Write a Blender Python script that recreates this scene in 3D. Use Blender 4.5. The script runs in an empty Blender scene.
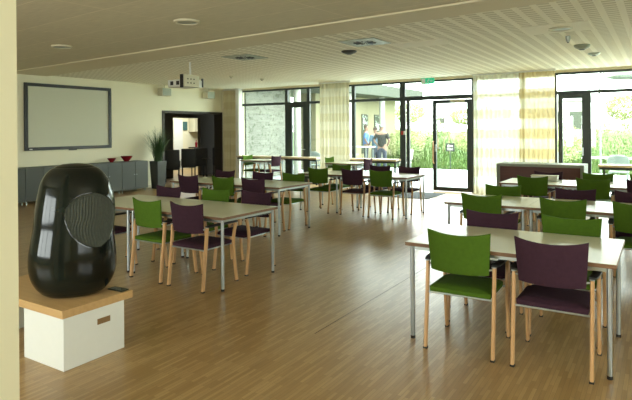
import bpy, bmesh, math, random
from mathutils import Vector, Matrix
C = bpy.context.scene.collection
R = math.radians
PI = math.pi
random.seed(7)

# ------------------------------------------------------------------ camera
PITCH, ROLL, YAW, EYE = -0.00283, -0.006994, -0.564617, 1.60
def cam_ray(xx, yy, z=1.0):
    cr, sr = math.cos(ROLL), math.sin(ROLL)
    x = xx*cr - yy*sr; y = xx*sr + yy*cr
    cp, sp = math.cos(PITCH), math.sin(PITCH)
    d = z*cp - y*sp; Z = z*sp + y*cp
    c, s = math.cos(YAW), math.sin(YAW)
    return Vector((x*c + d*s, -x*s + d*c, Z))
cd = bpy.data.cameras.new('camera'); cam = bpy.data.objects.new('camera', cd); C.objects.link(cam)
rt = cam_ray(1, 0, 0); up = cam_ray(0, 1, 0); fw = cam_ray(0, 0, 1)
m3 = Matrix((rt, up, -fw)).transposed()
cam.matrix_world = Matrix.Translation((0, 0, EYE)) @ m3.to_4x4()
cd.sensor_width = 36; cd.lens = 545.41/632*36
cd.shift_y = -(200-131.28)/632
cd.clip_end = 300; cd.clip_start = .05
bpy.context.scene.camera = cam

# ------------------------------------------------------------------ world, sun, exposure
W = bpy.data.worlds.new('world'); bpy.context.scene.world = W; W.use_nodes = True
wn = W.node_tree; wn.nodes.clear()
wo = wn.nodes.new('ShaderNodeOutputWorld'); wb = wn.nodes.new('ShaderNodeBackground')
wb.inputs[0].default_value = (.93, 1.0, .96, 1); wb.inputs[1].default_value = 12.0
wn.links.new(wb.outputs[0], wo.inputs[0])
sd = bpy.data.lights.new('sun', 'SUN'); sd.energy = 9; sd.color = (1, .95, .8); sd.angle = R(1)
sun = bpy.data.objects.new('sun', sd); C.objects.link(sun)
sun.rotation_euler = Vector((.75, .10, -1.0)).to_track_quat('-Z', 'Y').to_euler()
vs = bpy.context.scene.view_settings
bpy.context.scene.display_settings.display_device = 'sRGB'
vs.view_transform = 'Standard'; vs.look = 'None'; vs.gamma = 1; vs.use_curve_mapping = False
vs.exposure = 0.12
def portal(name, loc, rot, sx, sy):
    l = bpy.data.lights.new(name, 'AREA'); l.shape = 'RECTANGLE'; l.size = sx; l.size_y = sy
    l.cycles.is_portal = True
    o = bpy.data.objects.new(name, l); C.objects.link(o); o.location = loc; o.rotation_euler = rot
portal('window_portal', (-4.2, 13.75, 1.45), (R(-90), 0, 0), 14.6, 2.9)      # shines towards -Y
portal('rear_window_portal', (-4.8, -2.6, 1.45), (R(90), 0, 0), 4.4, 1.7)    # shines towards +Y

portal('side_window_portal', (3.3, .7, 1.65), (0, R(90), 0), 1.5, 3.8)          # shines towards -X
# ------------------------------------------------------------------ materials
def new_mat(name):
    m = bpy.data.materials.new(name); m.use_nodes = True
    n = m.node_tree; b = n.nodes['Principled BSDF']
    return m, n, b
def pm(name, col, rough=.5, metal=0, var=0.0, vscale=20, bump=0, bscale=80, coat=0, spec=.5):
    m, n, b = new_mat(name)
    b.inputs['Base Color'].default_value = (*col, 1)
    b.inputs['Roughness'].default_value = rough; b.inputs['Metallic'].default_value = metal
    b.inputs['Coat Weight'].default_value = coat; b.inputs['Specular IOR Level'].default_value = spec
    tc = n.nodes.new('ShaderNodeTexCoord')
    if var:
        no = n.nodes.new('ShaderNodeTexNoise'); no.inputs['Scale'].default_value = vscale
        n.links.new(tc.outputs['Object'], no.inputs['Vector'])
        mx = n.nodes.new('ShaderNodeMix'); mx.data_type = 'RGBA'
        mx.inputs[6].default_value = (*[c*(1-var) for c in col], 1)
        mx.inputs[7].default_value = (*[min(1, c*(1+var)) for c in col], 1)
        n.links.new(no.outputs[0], mx.inputs[0]); n.links.new(mx.outputs[2], b.inputs['Base Color'])
    if bump:
        no = n.nodes.new('ShaderNodeTexNoise'); no.inputs['Scale'].default_value = bscale
        n.links.new(tc.outputs['Object'], no.inputs['Vector'])
        bp = n.nodes.new('ShaderNodeBump'); bp.inputs['Strength'].default_value = bump; bp.inputs['Distance'].default_value = .01
        n.links.new(no.outputs[0], bp.inputs['Height']); n.links.new(bp.outputs[0], b.inputs['Normal'])
    return m
def wood(name, c1, c2, axis=2, rough=.4, scale=6, stretch=12):
    m, n, b = new_mat(name)
    tc = n.nodes.new('ShaderNodeTexCoord'); mp = n.nodes.new('ShaderNodeMapping')
    s = [scale*stretch]*3; s[axis] = scale; mp.inputs['Scale'].default_value = s
    no = n.nodes.new('ShaderNodeTexNoise'); no.inputs['Scale'].default_value = 1; no.inputs['Detail'].default_value = 4
    mx = n.nodes.new('ShaderNodeMix'); mx.data_type = 'RGBA'
    mx.inputs[6].default_value = (*c1, 1); mx.inputs[7].default_value = (*c2, 1)
    n.links.new(tc.outputs['Object'], mp.inputs[0]); n.links.new(mp.outputs[0], no.inputs['Vector'])
    n.links.new(no.outputs[0], mx.inputs[0]); n.links.new(mx.outputs[2], b.inputs['Base Color'])
    b.inputs['Roughness'].default_value = rough
    return m
M = {}
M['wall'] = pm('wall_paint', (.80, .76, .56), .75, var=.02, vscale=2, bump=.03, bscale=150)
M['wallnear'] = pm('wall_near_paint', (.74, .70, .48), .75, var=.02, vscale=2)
M['ceilplain'] = pm('ceiling_paint', (.72, .65, .46), .8, var=.02, vscale=2)
M['dark'] = pm('dark_frame', (.028, .04, .036), .4, var=.1)
M['black'] = pm('black_plastic', (.012, .012, .012), .45, var=.1)
M['chrome'] = pm('chrome', (.50, .56, .58), .28, .9, var=.05)
M['alu'] = pm('satin_aluminium', (.45, .50, .47), .35, .8, var=.05)
M['green'] = pm('green_felt', (.065, .130, .010), .9, var=.16, vscale=35, bump=.15, bscale=500, spec=.2)
M['purple'] = pm('purple_felt', (.046, .019, .031), .9, var=.2, vscale=35, bump=.15, bscale=500, spec=.2)
M['beech'] = wood('beech_wood', (.50, .275, .115), (.65, .40, .19), 2, .35, 4, 10)
M['top'] = pm('table_laminate', (.62, .62, .48), .28, var=.04, vscale=8)
M['edge'] = wood('plywood_edge', (.15, .075, .035), (.26, .14, .07), 0, .5, 5, 12)
M['counter'] = wood('counter_wood', (.62, .50, .33), (.76, .64, .44), 0, .4, 3, 12)
M['panel'] = pm('ceiling_panel_white', (.92, .88, .72), .8, var=.02)
M['white'] = pm('white_lacquer', (.74, .75, .69), .5, var=.02)
M['cream'] = pm('cream_plastic', (.62, .58, .42), .5, var=.03)
M['grey'] = pm('cabinet_grey', (.055, .063, .052), .5, var=.06, vscale=3)
M['red'] = pm('red_glaze', (.20, .006, .012), .25, var=.1)
M['pot'] = pm('pot_dark', (.05, .055, .05), .4, var=.1)
M['leafd'] = pm('grass_leaf', (.035, .085, .02), .6, var=.4, vscale=9)
M['brown'] = pm('dark_brown_panel', (.035, .027, .017), .6, var=.15, vscale=3)
M['darkred'] = wood('dark_red_wood', (.075, .022, .018), (.12, .04, .032), 0, .5, 4, 12)
M['frame_g'] = pm('grey_frame', (.25, .28, .23), .5, var=.04)
M['darkchair'] = pm('dark_leather', (.008, .008, .007), .6, var=.1)
M['screen'] = pm('projection_cloth', (.60, .61, .48), .85, var=.01)
M['outwhite'] = pm('white_render', (.40, .41, .36), .8, var=.05)
M['outyellow'] = pm('yellow_render', (.27, .25, .15), .8, var=.05)
M['eave'] = pm('eave_green_grey', (.05, .06, .042), .7, var=.05)
M['pave'] = pm('paving', (.40, .45, .46), .8, var=.06, vscale=3)
M['soil'] = pm('meadow_ground', (.06, .12, .02), .95, var=.35, vscale=2)
M['blade'] = pm('meadow_blade', (.050, .092, .013), .8, var=.5, vscale=1.5)
M['leafy'] = pm('yellow_green_leaf', (.27, .30, .13), .9, var=.15, vscale=3)
M['leafg'] = pm('green_leaf', (.15, .21, .08), .9, var=.15, vscale=3)
M['stake'] = wood('stake_wood', (.20, .14, .08), (.28, .2, .12), 2)
M['outgrey'] = pm('outdoor_grey', (.16, .19, .17), .6, var=.05)
M['mat'] = pm('mat_fibre', (.045, .055, .06), .95, var=.2, vscale=60)
M['skin'] = pm('skin', (.22, .13, .09), .6, var=.05)
M['hair'] = pm('hair', (.03, .02, .012), .7, var=.2)
M['shirt_blue'] = pm('shirt_blue', (.07, .16, .36), .8, var=.1)
M['shirt_teal'] = pm('shirt_teal', (.06, .12, .17), .8, var=.1)
M['shirt_black'] = pm('shirt_black', (.012, .014, .012), .8, var=.1)
M['trouser'] = pm('trouser_dark', (.02, .028, .045), .8, var=.1)
M['exitg'] = pm('exit_green', (.02, .30, .16), .5, var=.02)
M['alarmred'] = pm('alarm_red', (.5, .03, .02), .4, var=.02)
M['plaque'] = pm('plaque_dark', (.02, .025, .02), .4, var=.1)
M['lampglass'] = pm('lamp_lens', (.33, .36, .27), .4, var=.02)
M['stone'] = None

def mk_stone():
    m, n, b = new_mat('polished_black_stone')
    tc = n.nodes.new('ShaderNodeTexCoord'); no = n.nodes.new('ShaderNodeTexNoise')
    no.inputs['Scale'].default_value = 5; no.inputs['Detail'].default_value = 8
    cr = n.nodes.new('ShaderNodeValToRGB'); cr.color_ramp.elements[0].position = .4; cr.color_ramp.elements[1].position = .75
    cr.color_ramp.elements[0].color = (.003, .005, .004, 1); cr.color_ramp.elements[1].color = (.011, .016, .012, 1)
    n.links.new(tc.outputs['Object'], no.inputs['Vector']); n.links.new(no.outputs[0], cr.inputs[0])
    n.links.new(cr.outputs[0], b.inputs['Base Color'])
    b.inputs['Roughness'].default_value = .10; b.inputs['Specular IOR Level'].default_value = .38
    return m
M['stone'] = mk_stone()
M['carve'] = pm('carved_stone', (.055, .062, .046), .8, var=.3, vscale=60, bump=.4, bscale=200)

def mk_glass(name, refl=.05, tint=(.95, .99, .97)):
    m = bpy.data.materials.new(name); m.use_nodes = True; n = m.node_tree; n.nodes.clear()
    o = n.nodes.new('ShaderNodeOutputMaterial'); t = n.nodes.new('ShaderNodeBsdfTransparent'); g = n.nodes.new('ShaderNodeBsdfGlossy')
    t.inputs[0].default_value = (*tint, 1); g.inputs['Roughness'].default_value = .02
    mx = n.nodes.new('ShaderNodeMixShader'); mx.inputs[0].default_value = refl
    n.links.new(t.outputs[0], mx.inputs[1]); n.links.new(g.outputs[0], mx.inputs[2]); n.links.new(mx.outputs[0], o.inputs[0])
    return m
M['glass'] = mk_glass('window_glass')

def mk_floor():
    m, n, b = new_mat('oak_strip_floor')
    tc = n.nodes.new('ShaderNodeTexCoord'); sp = n.nodes.new('ShaderNodeSeparateXYZ'); cb = n.nodes.new('ShaderNodeCombineXYZ')
    n.links.new(tc.outputs['Object'], sp.inputs[0]); n.links.new(sp.outputs[1], cb.inputs[0]); n.links.new(sp.outputs[0], cb.inputs[1])
    br = n.nodes.new('ShaderNodeTexBrick'); br.offset = .37
    br.inputs['Color1'].default_value = (.33, .20, .075, 1); br.inputs['Color2'].default_value = (.46, .305, .135, 1)
    br.inputs['Mortar'].default_value = (.25, .158, .064, 1); br.inputs['Scale'].default_value = 1
    br.inputs['Mortar Size'].default_value = .0012; br.inputs['Brick Width'].default_value = .26; br.inputs['Row Height'].default_value = .026
    br.inputs['Bias'].default_value = -.15
    n.links.new(cb.outputs[0], br.inputs['Vector'])
    mp = n.nodes.new('ShaderNodeMapping'); mp.inputs['Scale'].default_value = (60, 4, 1)
    no = n.nodes.new('ShaderNodeTexNoise'); no.inputs['Scale'].default_value = 1; no.inputs['Detail'].default_value = 3
    n.links.new(tc.outputs['Object'], mp.inputs[0]); n.links.new(mp.outputs[0], no.inputs['Vector'])
    mr = n.nodes.new('ShaderNodeMapRange'); mr.inputs[3].default_value = .78; mr.inputs[4].default_value = 1.2
    n.links.new(no.outputs[0], mr.inputs[0])
    mx = n.nodes.new('ShaderNodeMix'); mx.data_type = 'RGBA'; mx.blend_type = 'MULTIPLY'; mx.inputs[0].default_value = 1
    n.links.new(br.outputs[0], mx.inputs[6]); n.links.new(mr.outputs[0], mx.inputs[7]); n.links.new(mx.outputs[2], b.inputs['Base Color'])
    b.inputs['Roughness'].default_value = .30; b.inputs['Specular IOR Level'].default_value = .5
    return m
M['floor'] = mk_floor()

def mk_ceil_far():
    # slotted acoustic boards: columns running along Y, short slots across
    m, n, b = new_mat('slotted_ceiling')
    tc = n.nodes.new('ShaderNodeTexCoord'); sp = n.nodes.new('ShaderNodeSeparateXYZ')
    n.links.new(tc.outputs['Object'], sp.inputs[0])
    def mth(op, a, bb=None, c=None):
        k = n.nodes.new('ShaderNodeMath'); k.operation = op
        for i, v in enumerate((a, bb, c)):
            if v is None: continue
            if isinstance(v, (int, float)): k.inputs[i].default_value = v
            else: n.links.new(v, k.inputs[i])
        return k.outputs[0]
    fx = mth('FRACT', mth('MULTIPLY', sp.outputs[0], 1/.20)); inx = mth('GREATER_THAN', fx, .36)
    fy = mth('FRACT', mth('MULTIPLY', sp.outputs[1], 1/.12)); iny = mth('GREATER_THAN', fy, .36)
    slot = mth('MULTIPLY', inx, iny)
    fX = mth('FRACT', mth('MULTIPLY', sp.outputs[0], 1/1.2)); jx = mth('LESS_THAN', fX, .012)
    mx = n.nodes.new('ShaderNodeMix'); mx.data_type = 'RGBA'
    mx.inputs[6].default_value = (.95, .91, .74, 1); mx.inputs[7].default_value = (.66, .61, .45, 1)
    n.links.new(slot, mx.inputs[0])
    m2 = n.nodes.new('ShaderNodeMix'); m2.data_type = 'RGBA'; m2.inputs[7].default_value = (.9, .86, .66, 1)
    n.links.new(jx, m2.inputs[0]); n.links.new(mx.outputs[2], m2.inputs[6])
    n.links.new(m2.outputs[2], b.inputs['Base Color']); b.inputs['Roughness'].default_value = .8
    return m
M['ceilfar'] = mk_ceil_far()
def mk_ceil_near():
    m, n, b = new_mat('panel_ceiling')
    tc = n.nodes.new('ShaderNodeTexCoord')
    mp0 = n.nodes.new('ShaderNodeMapping'); mp0.inputs['Rotation'].default_value = (0, 0, .09)
    n.links.new(tc.outputs['Object'], mp0.inputs[0])
    br = n.nodes.new('ShaderNodeTexBrick'); br.offset = 0
    br.inputs['Color1'].default_value = (.62, .57, .40, 1); br.inputs['Color2'].default_value = (.65, .60, .42, 1)
    br.inputs['Mortar'].default_value = (.76, .69, .50, 1); br.inputs['Scale'].default_value = 1
    br.inputs['Mortar Size'].default_value = .008; br.inputs['Brick Width'].default_value = 1.8; br.inputs['Row Height'].default_value = .66
    n.links.new(mp0.outputs[0], br.inputs['Vector'])
    mp = n.nodes.new('ShaderNodeMapping'); mp.inputs['Scale'].default_value = (5, 50, 1)
    no = n.nodes.new('ShaderNodeTexNoise'); no.inputs['Scale'].default_value = 1
    n.links.new(tc.outputs['Object'], mp.inputs[0]); n.links.new(mp.outputs[0], no.inputs['Vector'])
    mr = n.nodes.new('ShaderNodeMapRange'); mr.inputs[3].default_value = .8; mr.inputs[4].default_value = 1.15
    n.links.new(no.outputs[0], mr.inputs[0])
    mx = n.nodes.new('ShaderNodeMix'); mx.data_type = 'RGBA'; mx.blend_type = 'MULTIPLY'; mx.inputs[0].default_value = 1
    n.links.new(br.outputs[0], mx.inputs[6]); n.links.new(mr.outputs[0], mx.inputs[7]); n.links.new(mx.outputs[2], b.inputs['Base Color'])
    b.inputs['Roughness'].default_value = .8
    return m
M['ceilnear'] = mk_ceil_near()
def mk_brick():
    m, n, b = new_mat('whitewashed_brick')
    tc = n.nodes.new('ShaderNodeTexCoord'); sp = n.nodes.new('ShaderNodeSeparateXYZ'); cb = n.nodes.new('ShaderNodeCombineXYZ')
    n.links.new(tc.outputs['Object'], sp.inputs[0]); n.links.new(sp.outputs[1], cb.inputs[0]); n.links.new(sp.outputs[2], cb.inputs[1])
    br = n.nodes.new('ShaderNodeTexBrick'); br.inputs['Scale'].default_value = 1
    br.inputs['Color1'].default_value = (.165, .168, .135, 1); br.inputs['Color2'].default_value = (.25, .255, .215, 1)
    br.inputs['Mortar'].default_value = (.21, .215, .18, 1); br.inputs['Mortar Size'].default_value = .012
    br.inputs['Brick Width'].default_value = .24; br.inputs['Row Height'].default_value = .07
    n.links.new(cb.outputs[0], br.inputs['Vector'])
    no = n.nodes.new('ShaderNodeTexNoise'); no.inputs['Scale'].default_value = 9; no.inputs['Detail'].default_value = 5
    n.links.new(tc.outputs['Object'], no.inputs['Vector'])
    cr = n.nodes.new('ShaderNodeValToRGB'); cr.color_ramp.elements[0].position = .34; cr.color_ramp.elements[1].position = .45
    cr.color_ramp.elements[0].color = (.55, .6, .5, 1); cr.color_ramp.elements[1].color = (1, 1, 1, 1)
    n.links.new(no.outputs[0], cr.inputs[0])
    mx = n.nodes.new('ShaderNodeMix'); mx.data_type = 'RGBA'; mx.blend_type = 'MULTIPLY'; mx.inputs[0].default_value = 1
    n.links.new(br.outputs[0], mx.inputs[6]); n.links.new(cr.outputs[0], mx.inputs[7]); n.links.new(mx.outputs[2], b.inputs['Base Color'])
    b.inputs['Roughness'].default_value = .85
    return m
M['brick'] = mk_brick()
def mk_curtain(name, base, band, sheer):
    """woven bands across a sheer cloth; band colours belong to the cloth"""
    m = bpy.data.materials.new(name); m.use_nodes = True; n = m.node_tree; n.nodes.clear()
    o = n.nodes.new('ShaderNodeOutputMaterial')
    tc = n.nodes.new('ShaderNodeTexCoord'); sp = n.nodes.new('ShaderNodeSeparateXYZ'); n.links.new(tc.outputs['Object'], sp.inputs[0])
    def mth(op, a, bb=None):
        k = n.nodes.new('ShaderNodeMath'); k.operation = op
        for i, v in enumerate((a, bb)):
            if v is None: continue
            if isinstance(v, (int, float)): k.inputs[i].default_value = v
            else: n.links.new(v, k.inputs[i])
        return k.outputs[0]
    s = mth('SINE', mth('MULTIPLY', mth('ADD', sp.outputs[2], .02), 2*PI/.46))
    mr = n.nodes.new('ShaderNodeMapRange'); mr.interpolation_type = 'SMOOTHSTEP'
    mr.inputs[1].default_value = -.35; mr.inputs[2].default_value = .35; n.links.new(s, mr.inputs[0])
    mx = n.nodes.new('ShaderNodeMix'); mx.data_type = 'RGBA'
    mx.inputs[6].default_value = (*base, 1); mx.inputs[7].default_value = (*band, 1); n.links.new(mr.outputs[0], mx.inputs[0])
    df = n.nodes.new('ShaderNodeBsdfDiffuse'); tl = n.nodes.new('ShaderNodeBsdfTranslucent'); tr = n.nodes.new('ShaderNodeBsdfTransparent')
    n.links.new(mx.outputs[2], df.inputs[0]); n.links.new(mx.outputs[2], tl.inputs[0])
    a = n.nodes.new('ShaderNodeMixShader'); a.inputs[0].default_value = .5
    n.links.new(df.outputs[0], a.inputs[1]); n.links.new(tl.outputs[0], a.inputs[2])
    b2 = n.nodes.new('ShaderNodeMixShader')
    mr2 = n.nodes.new('ShaderNodeMapRange'); mr2.inputs[3].default_value = sheer; mr2.inputs[4].default_value = sheer*.25
    n.links.new(mr.outputs[0], mr2.inputs[0]); n.links.new(mr2.outputs[0], b2.inputs[0])
    n.links.new(a.outputs[0], b2.inputs[1]); n.links.new(tr.outputs[0], b2.inputs[2]); n.links.new(b2.outputs[0], o.inputs[0])
    return m
M['curtA'] = mk_curtain('sheer_curtain', (.70, .71, .62), (.58, .54, .40), .2)
M['curtB'] = mk_curtain('dense_curtain', (.66, .61, .45), (.54, .43, .23), .12)
M['curtC'] = mk_curtain('beige_curtain', (.54, .50, .37), (.47, .42, .28), .05)
M['curtD'] = mk_curtain('corner_curtain', (.88, .82, .60), (.80, .73, .50), .02)  # cloth colour lightened to stand in for daylight blocked by the wall strip

# ------------------------------------------------------------------ mesh helpers
def box(bm, a, b, bev=0, rz=0, piv=None):
    """axis box from corner a to corner b"""
    c = [(a[i]+b[i])/2 for i in range(3)]; s = [abs(b[i]-a[i]) for i in range(3)]
    r = bmesh.ops.create_cube(bm, size=1)
    vs_ = r['verts']
    bmesh.ops.scale(bm, vec=s, verts=vs_); bmesh.ops.translate(bm, vec=c, verts=vs_)
    if rz: bmesh.ops.rotate(bm, cent=piv or c, matrix=Matrix.Rotation(rz, 3, 'Z'), verts=vs_)
    if bev:
        es = list({e for v in vs_ for e in v.link_edges})
        bmesh.ops.bevel(bm, geom=es, offset=bev, segments=2, affect='EDGES', profile=.5)
    return bm
def tube(bm, pts, r, seg=10, r2=None, flat=None):
    """swept tube through pts; r may be list; flat=(w,d) gives rectangular section with rounded look"""
    pts = [Vector(p) for p in pts]; n = len(pts)
    rs = r if isinstance(r, (list, tuple)) else [r]*n
    rings = []; ref = None
    for i, p in enumerate(pts):
        t = (pts[min(i+1, n-1)]-pts[max(i-1, 0)]).normalized()
        if ref is None:
            ref = Vector((1, 0, 0)) if abs(t.x) < .9 else Vector((0, 1, 0))
        u = (ref - t*ref.dot(t)).normalized(); v = t.cross(u); ref = u
        ring = []
        if flat:
            w, d = flat[0]/2, flat[1]/2; k = rs[i]
            for (a, b) in ((w, d*.6), (w*.6, d), (-w*.6, d), (-w, d*.6), (-w, -d*.6), (-w*.6, -d), (w*.6, -d), (w, -d*.6)):
                ring.append(bm.verts.new(p + u*a*k + v*b*k))
        else:
            for j in range(seg):
                a = 2*PI*j/seg; ring.append(bm.verts.new(p + u*math.cos(a)*rs[i] + v*math.sin(a)*rs[i]))
        rings.append(ring)
    m = len(rings[0])
    for i in range(n-1):
        for j in range(m):
            bm.faces.new((rings[i][j], rings[i][(j+1) % m], rings[i+1][(j+1) % m], rings[i+1][j]))
    bm.faces.new(rings[0][::-1]); bm.faces.new(rings[-1])
    return bm
def lathe(bm, prof, c=(0, 0, 0), seg=32, cap0=True, cap1=True):
    rings = []
    for r, z in prof:
        rings.append([bm.verts.new((c[0]+r*math.cos(2*PI*j/seg), c[1]+r*math.sin(2*PI*j/seg), c[2]+z)) for j in range(seg)])
    for i in range(len(rings)-1):
        for j in range(seg):
            bm.faces.new((rings[i][j], rings[i][(j+1) % seg], rings[i+1][(j+1) % seg], rings[i+1][j]))
    if cap0: bm.faces.new(rings[0][::-1])
    if cap1: bm.faces.new(rings[-1])
    return bm
def B(): return bmesh.new()
def obj(name, bm, mat, parent=None, smooth=False, origin=None):
    me = bpy.data.meshes.new(name)
    bmesh.ops.recalc_face_normals(bm, faces=bm.faces)
    if origin: bmesh.ops.translate(bm, vec=[-x for x in origin], verts=bm.verts)
    bm.to_mesh(me); bm.free()
    me.materials.append(mat)
    if smooth:
        for p in me.polygons: p.use_smooth = True
        try: me.set_sharp_from_angle(angle=R(38))
        except Exception: pass
    o = bpy.data.objects.new(name, me); C.objects.link(o)
    if origin: o.location = origin
    if parent: o.parent = parent
    return o
def thing(name, label, cat, loc=(0, 0, 0), rz=0, group=None):
    o = bpy.data.objects.new(name, None); C.objects.link(o); o.empty_display_size = .1
    o.location = loc; o.rotation_euler = (0, 0, rz); o['label'] = label; o['category'] = cat
    if group: o['group'] = group
    return o
def tag(o, label, cat, group=None, kind=None):
    o['label'] = label; o['category'] = cat
    if group: o['group'] = group
    if kind: o['kind'] = kind
    return o
def struct(name, bm, mat, parent=None, smooth=False):
    o = obj(name, bm, mat, parent, smooth)
    if not parent: o['kind'] = 'structure'
    return o
def dup(root, loc, rz, label, group=None):
    r = root.copy(); C.objects.link(r); r.location = loc; r.rotation_euler = (0, 0, rz); r['label'] = label
    if group: r['group'] = group
    for ch in list(root.children):
        c = ch.copy(); C.objects.link(c); c.parent = r
        for g in ch.children:
            d = g.copy(); C.objects.link(d); d.parent = c
    return r

# ------------------------------------------------------------------ room shell
CH = 2.92; YW = 13.5; XB = -12.2; XR = 3.0; YR = -2.4; TH = .25
bm = B(); box(bm, (XB-.25, YR-.25, -.2), (XR+.25, YW+.12, 0)); struct('floor', bm, M['floor'])
bm = B(); box(bm, (-2.307, 3.6, 0), (-2.302, 13.4, .001)); struct('trim_4', bm, M['brown'])
def poly(bm, pts, z0, z1):
    lo = [bm.verts.new((x, y, z0)) for x, y in pts]; hi = [bm.verts.new((x, y, z1)) for x, y in pts]
    bm.faces.new(lo[::-1]); bm.faces.new(hi)
    for i in range(len(pts)): bm.faces.new((lo[i], lo[(i+1) % len(pts)], hi[(i+1) % len(pts)], hi[i]))
def yb(x): return 6.05 - .125*(x+.9)          # far edge of the plain ceiling strip
def yn(x): return 5.55 - .085*(x+.9)          # near edge
xs0, xs1 = XB-.1, XR+.1
bm = B(); poly(bm, [(xs0, yb(xs0)), (xs1, yb(xs1)), (xs1, YW+.3), (xs0, YW+.3)], CH, CH+.3); struct('ceiling_far', bm, M['ceilfar'])
bm = B(); poly(bm, [(xs0, YR-.2), (xs1, YR-.2), (xs1, yn(xs1)), (xs0, yn(xs0))], CH, CH+.3); struct('ceiling_near', bm, M['ceilnear'])
bm = B(); poly(bm, [(xs0, yn(xs0)), (xs1, yn(xs1)), (xs1, yb(xs1)), (xs0, yb(xs0))], CH-.02, CH+.3); struct('trim_1', bm, M['ceilplain'])
# back wall with dark opening Y 11..13.42
bm = B()
box(bm, (XB-.25, YR-.25, 0), (XB, 11.0, CH)); box(bm, (XB-.25, 11.0, 2.15), (XB, YW, CH)); box(bm, (XB-.25, 13.49, 0), (XB, YW+.25, 2.15))
struct('wall_left', bm, M['wall'])
bm = B(); box(bm, (XR, YR-.25, 0), (XR+.25, -1.2, CH)); box(bm, (XR, 2.6, 0), (XR+.25, YW+.25, CH)); box(bm, (XR, -1.2, 0), (XR+.25, 2.6, .9)); box(bm, (XR, -1.2, 2.4), (XR+.25, 2.6, CH)); struct('wall_right', bm, M['wall'])
bm = B()
for y in (-1.2, .66, 2.52): box(bm, (XR+.1, y, .9), (XR+.18, y+.08, 2.4))
box(bm, (XR+.1, -1.2, .9), (XR+.18, 2.6, .97)); box(bm, (XR+.1, -1.2, 2.33), (XR+.18, 2.6, 2.4)); struct('window_8', bm, M['dark'])
bm = B()
box(bm, (XB, YR-.25, 0), (-7, YR, CH)); box(bm, (-2.6, YR-.25, 0), (XR, YR, CH)); box(bm, (-7, YR-.25, 0), (-2.6, YR, .6)); box(bm, (-7, YR-.25, 2.3), (-2.6, YR, CH))
struct('wall_rear', bm, M['wall'])
bm = B()
for x in (-7, -5.57, -4.1, -2.68): box(bm, (x, YR-.15, .6), (x+.08, YR-.07, 2.3))
box(bm, (-7, YR-.15, .6), (-2.6, YR-.07, .68)); box(bm, (-7, YR-.15, 2.22), (-2.6, YR-.07, 2.3))
struct('window_9', bm, M['dark'])
# window wall: short solid strip next to the corner
bm = B(); box(bm, (XB, YW, 0), (-11.46, YW+.25, CH)); struct('wall_back', bm, M['wall'])
# near pillar at the left edge of the view
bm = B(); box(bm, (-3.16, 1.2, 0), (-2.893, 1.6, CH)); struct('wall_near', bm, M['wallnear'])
# baseboard
bm = B(); box(bm, (XB, YR, 0), (XB+.015, 10.98, .07)); struct('baseboard_left', bm, M['cream'])

# dark opening lining and the corridor beyond
bm = B()
box(bm, (XB-.30, 10.94, 0), (XB+.02, 11.02, 2.19)); box(bm, (XB-.30, 13.44, 0), (XB+.02, 13.495, 2.19)); box(bm, (XB-.30, 11.0, 2.12), (XB+.02, 13.46, 2.19))
struct('door_3', bm, M['brown'])
bm = B()
XK = -13.95
box(bm, (XK-.12, 8.5, 0), (XK, 12.99, 2.9)); box(bm, (XK-.12, 14.27, 0), (XK, 17.2, 2.9)); box(bm, (XK-.12, 12.99, 2.04), (XK, 14.27, 2.9))
box(bm, (XK, 17.0, 0), (XB-.25, 17.2, 2.9)); box(bm, (XK, 8.5, 0), (XB-.25, 8.7, 2.9))
struct('wall_corridor', bm, M['brown'])
bm = B(); box(bm, (XK-5.2, 8.5, -.2), (XB-.25, 18.5, -.002)); struct('floor_corridor', bm, M['floor'])
bm = B(); box(bm, (XK-.12, 8.5, 2.6), (XB-.25, 17.2, 2.7)); struct('ceiling_corridor', bm, M['ceilplain'])
# kitchen room shell
bm = B()
box(bm, (XK-4.0, 11.5, 0), (XK-3.06, 18.4, 2.7)); box(bm, (XK-4.0, 18.3, 0), (XK-.12, 18.4, 2.7)); box(bm, (XK-4.0, 11.4, 0), (XK-.12, 11.5, 2.7))
struct('wall_kitchen', bm, M['wall'])
bm = B(); box(bm, (XK-4.0, 11.4, 2.7), (XK-.12, 18.4, 2.8)); struct('ceiling_kitchen', bm, M['white'])

# ------------------------------------------------------------------ window wall
def bars(bm, lst):
    for (x0, x1, z0, z1) in lst: box(bm, (x0, YW-.02, z0), (x1, YW+.06, z1), .004)
def pane(parent, x0, x1, z0, z1, y=YW+.02):
    bm = B(); box(bm, (x0, y-.005, z0), (x1, y+.005, z1)); return obj('glass_pane', bm, M['glass'], parent)
ZT0, ZT1, ZH = 2.37, 2.44, 2.86
def window(n, x0, x1, low=.08, mid=()):
    bm = B(); f = .05
    bars(bm, [(x0, x0+f, 0, ZH), (x1-f, x1, 0, ZH), (x0+f, x1-f, ZH-.05, ZH), (x0+f, x1-f, ZT0, ZT1), (x0+f, x1-f, 0, low)])
    for x in mid: bars(bm, [(x-.03, x+.03, low, ZT0)])
    o = struct('window_%d' % n, bm, M['dark'])
    pane(o, x0+f, x1-f, ZT1, ZH-.05); pane(o, x0+f, x1-f, low, ZT0)
    return o
window(1, -11.42, -9.60)
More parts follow.
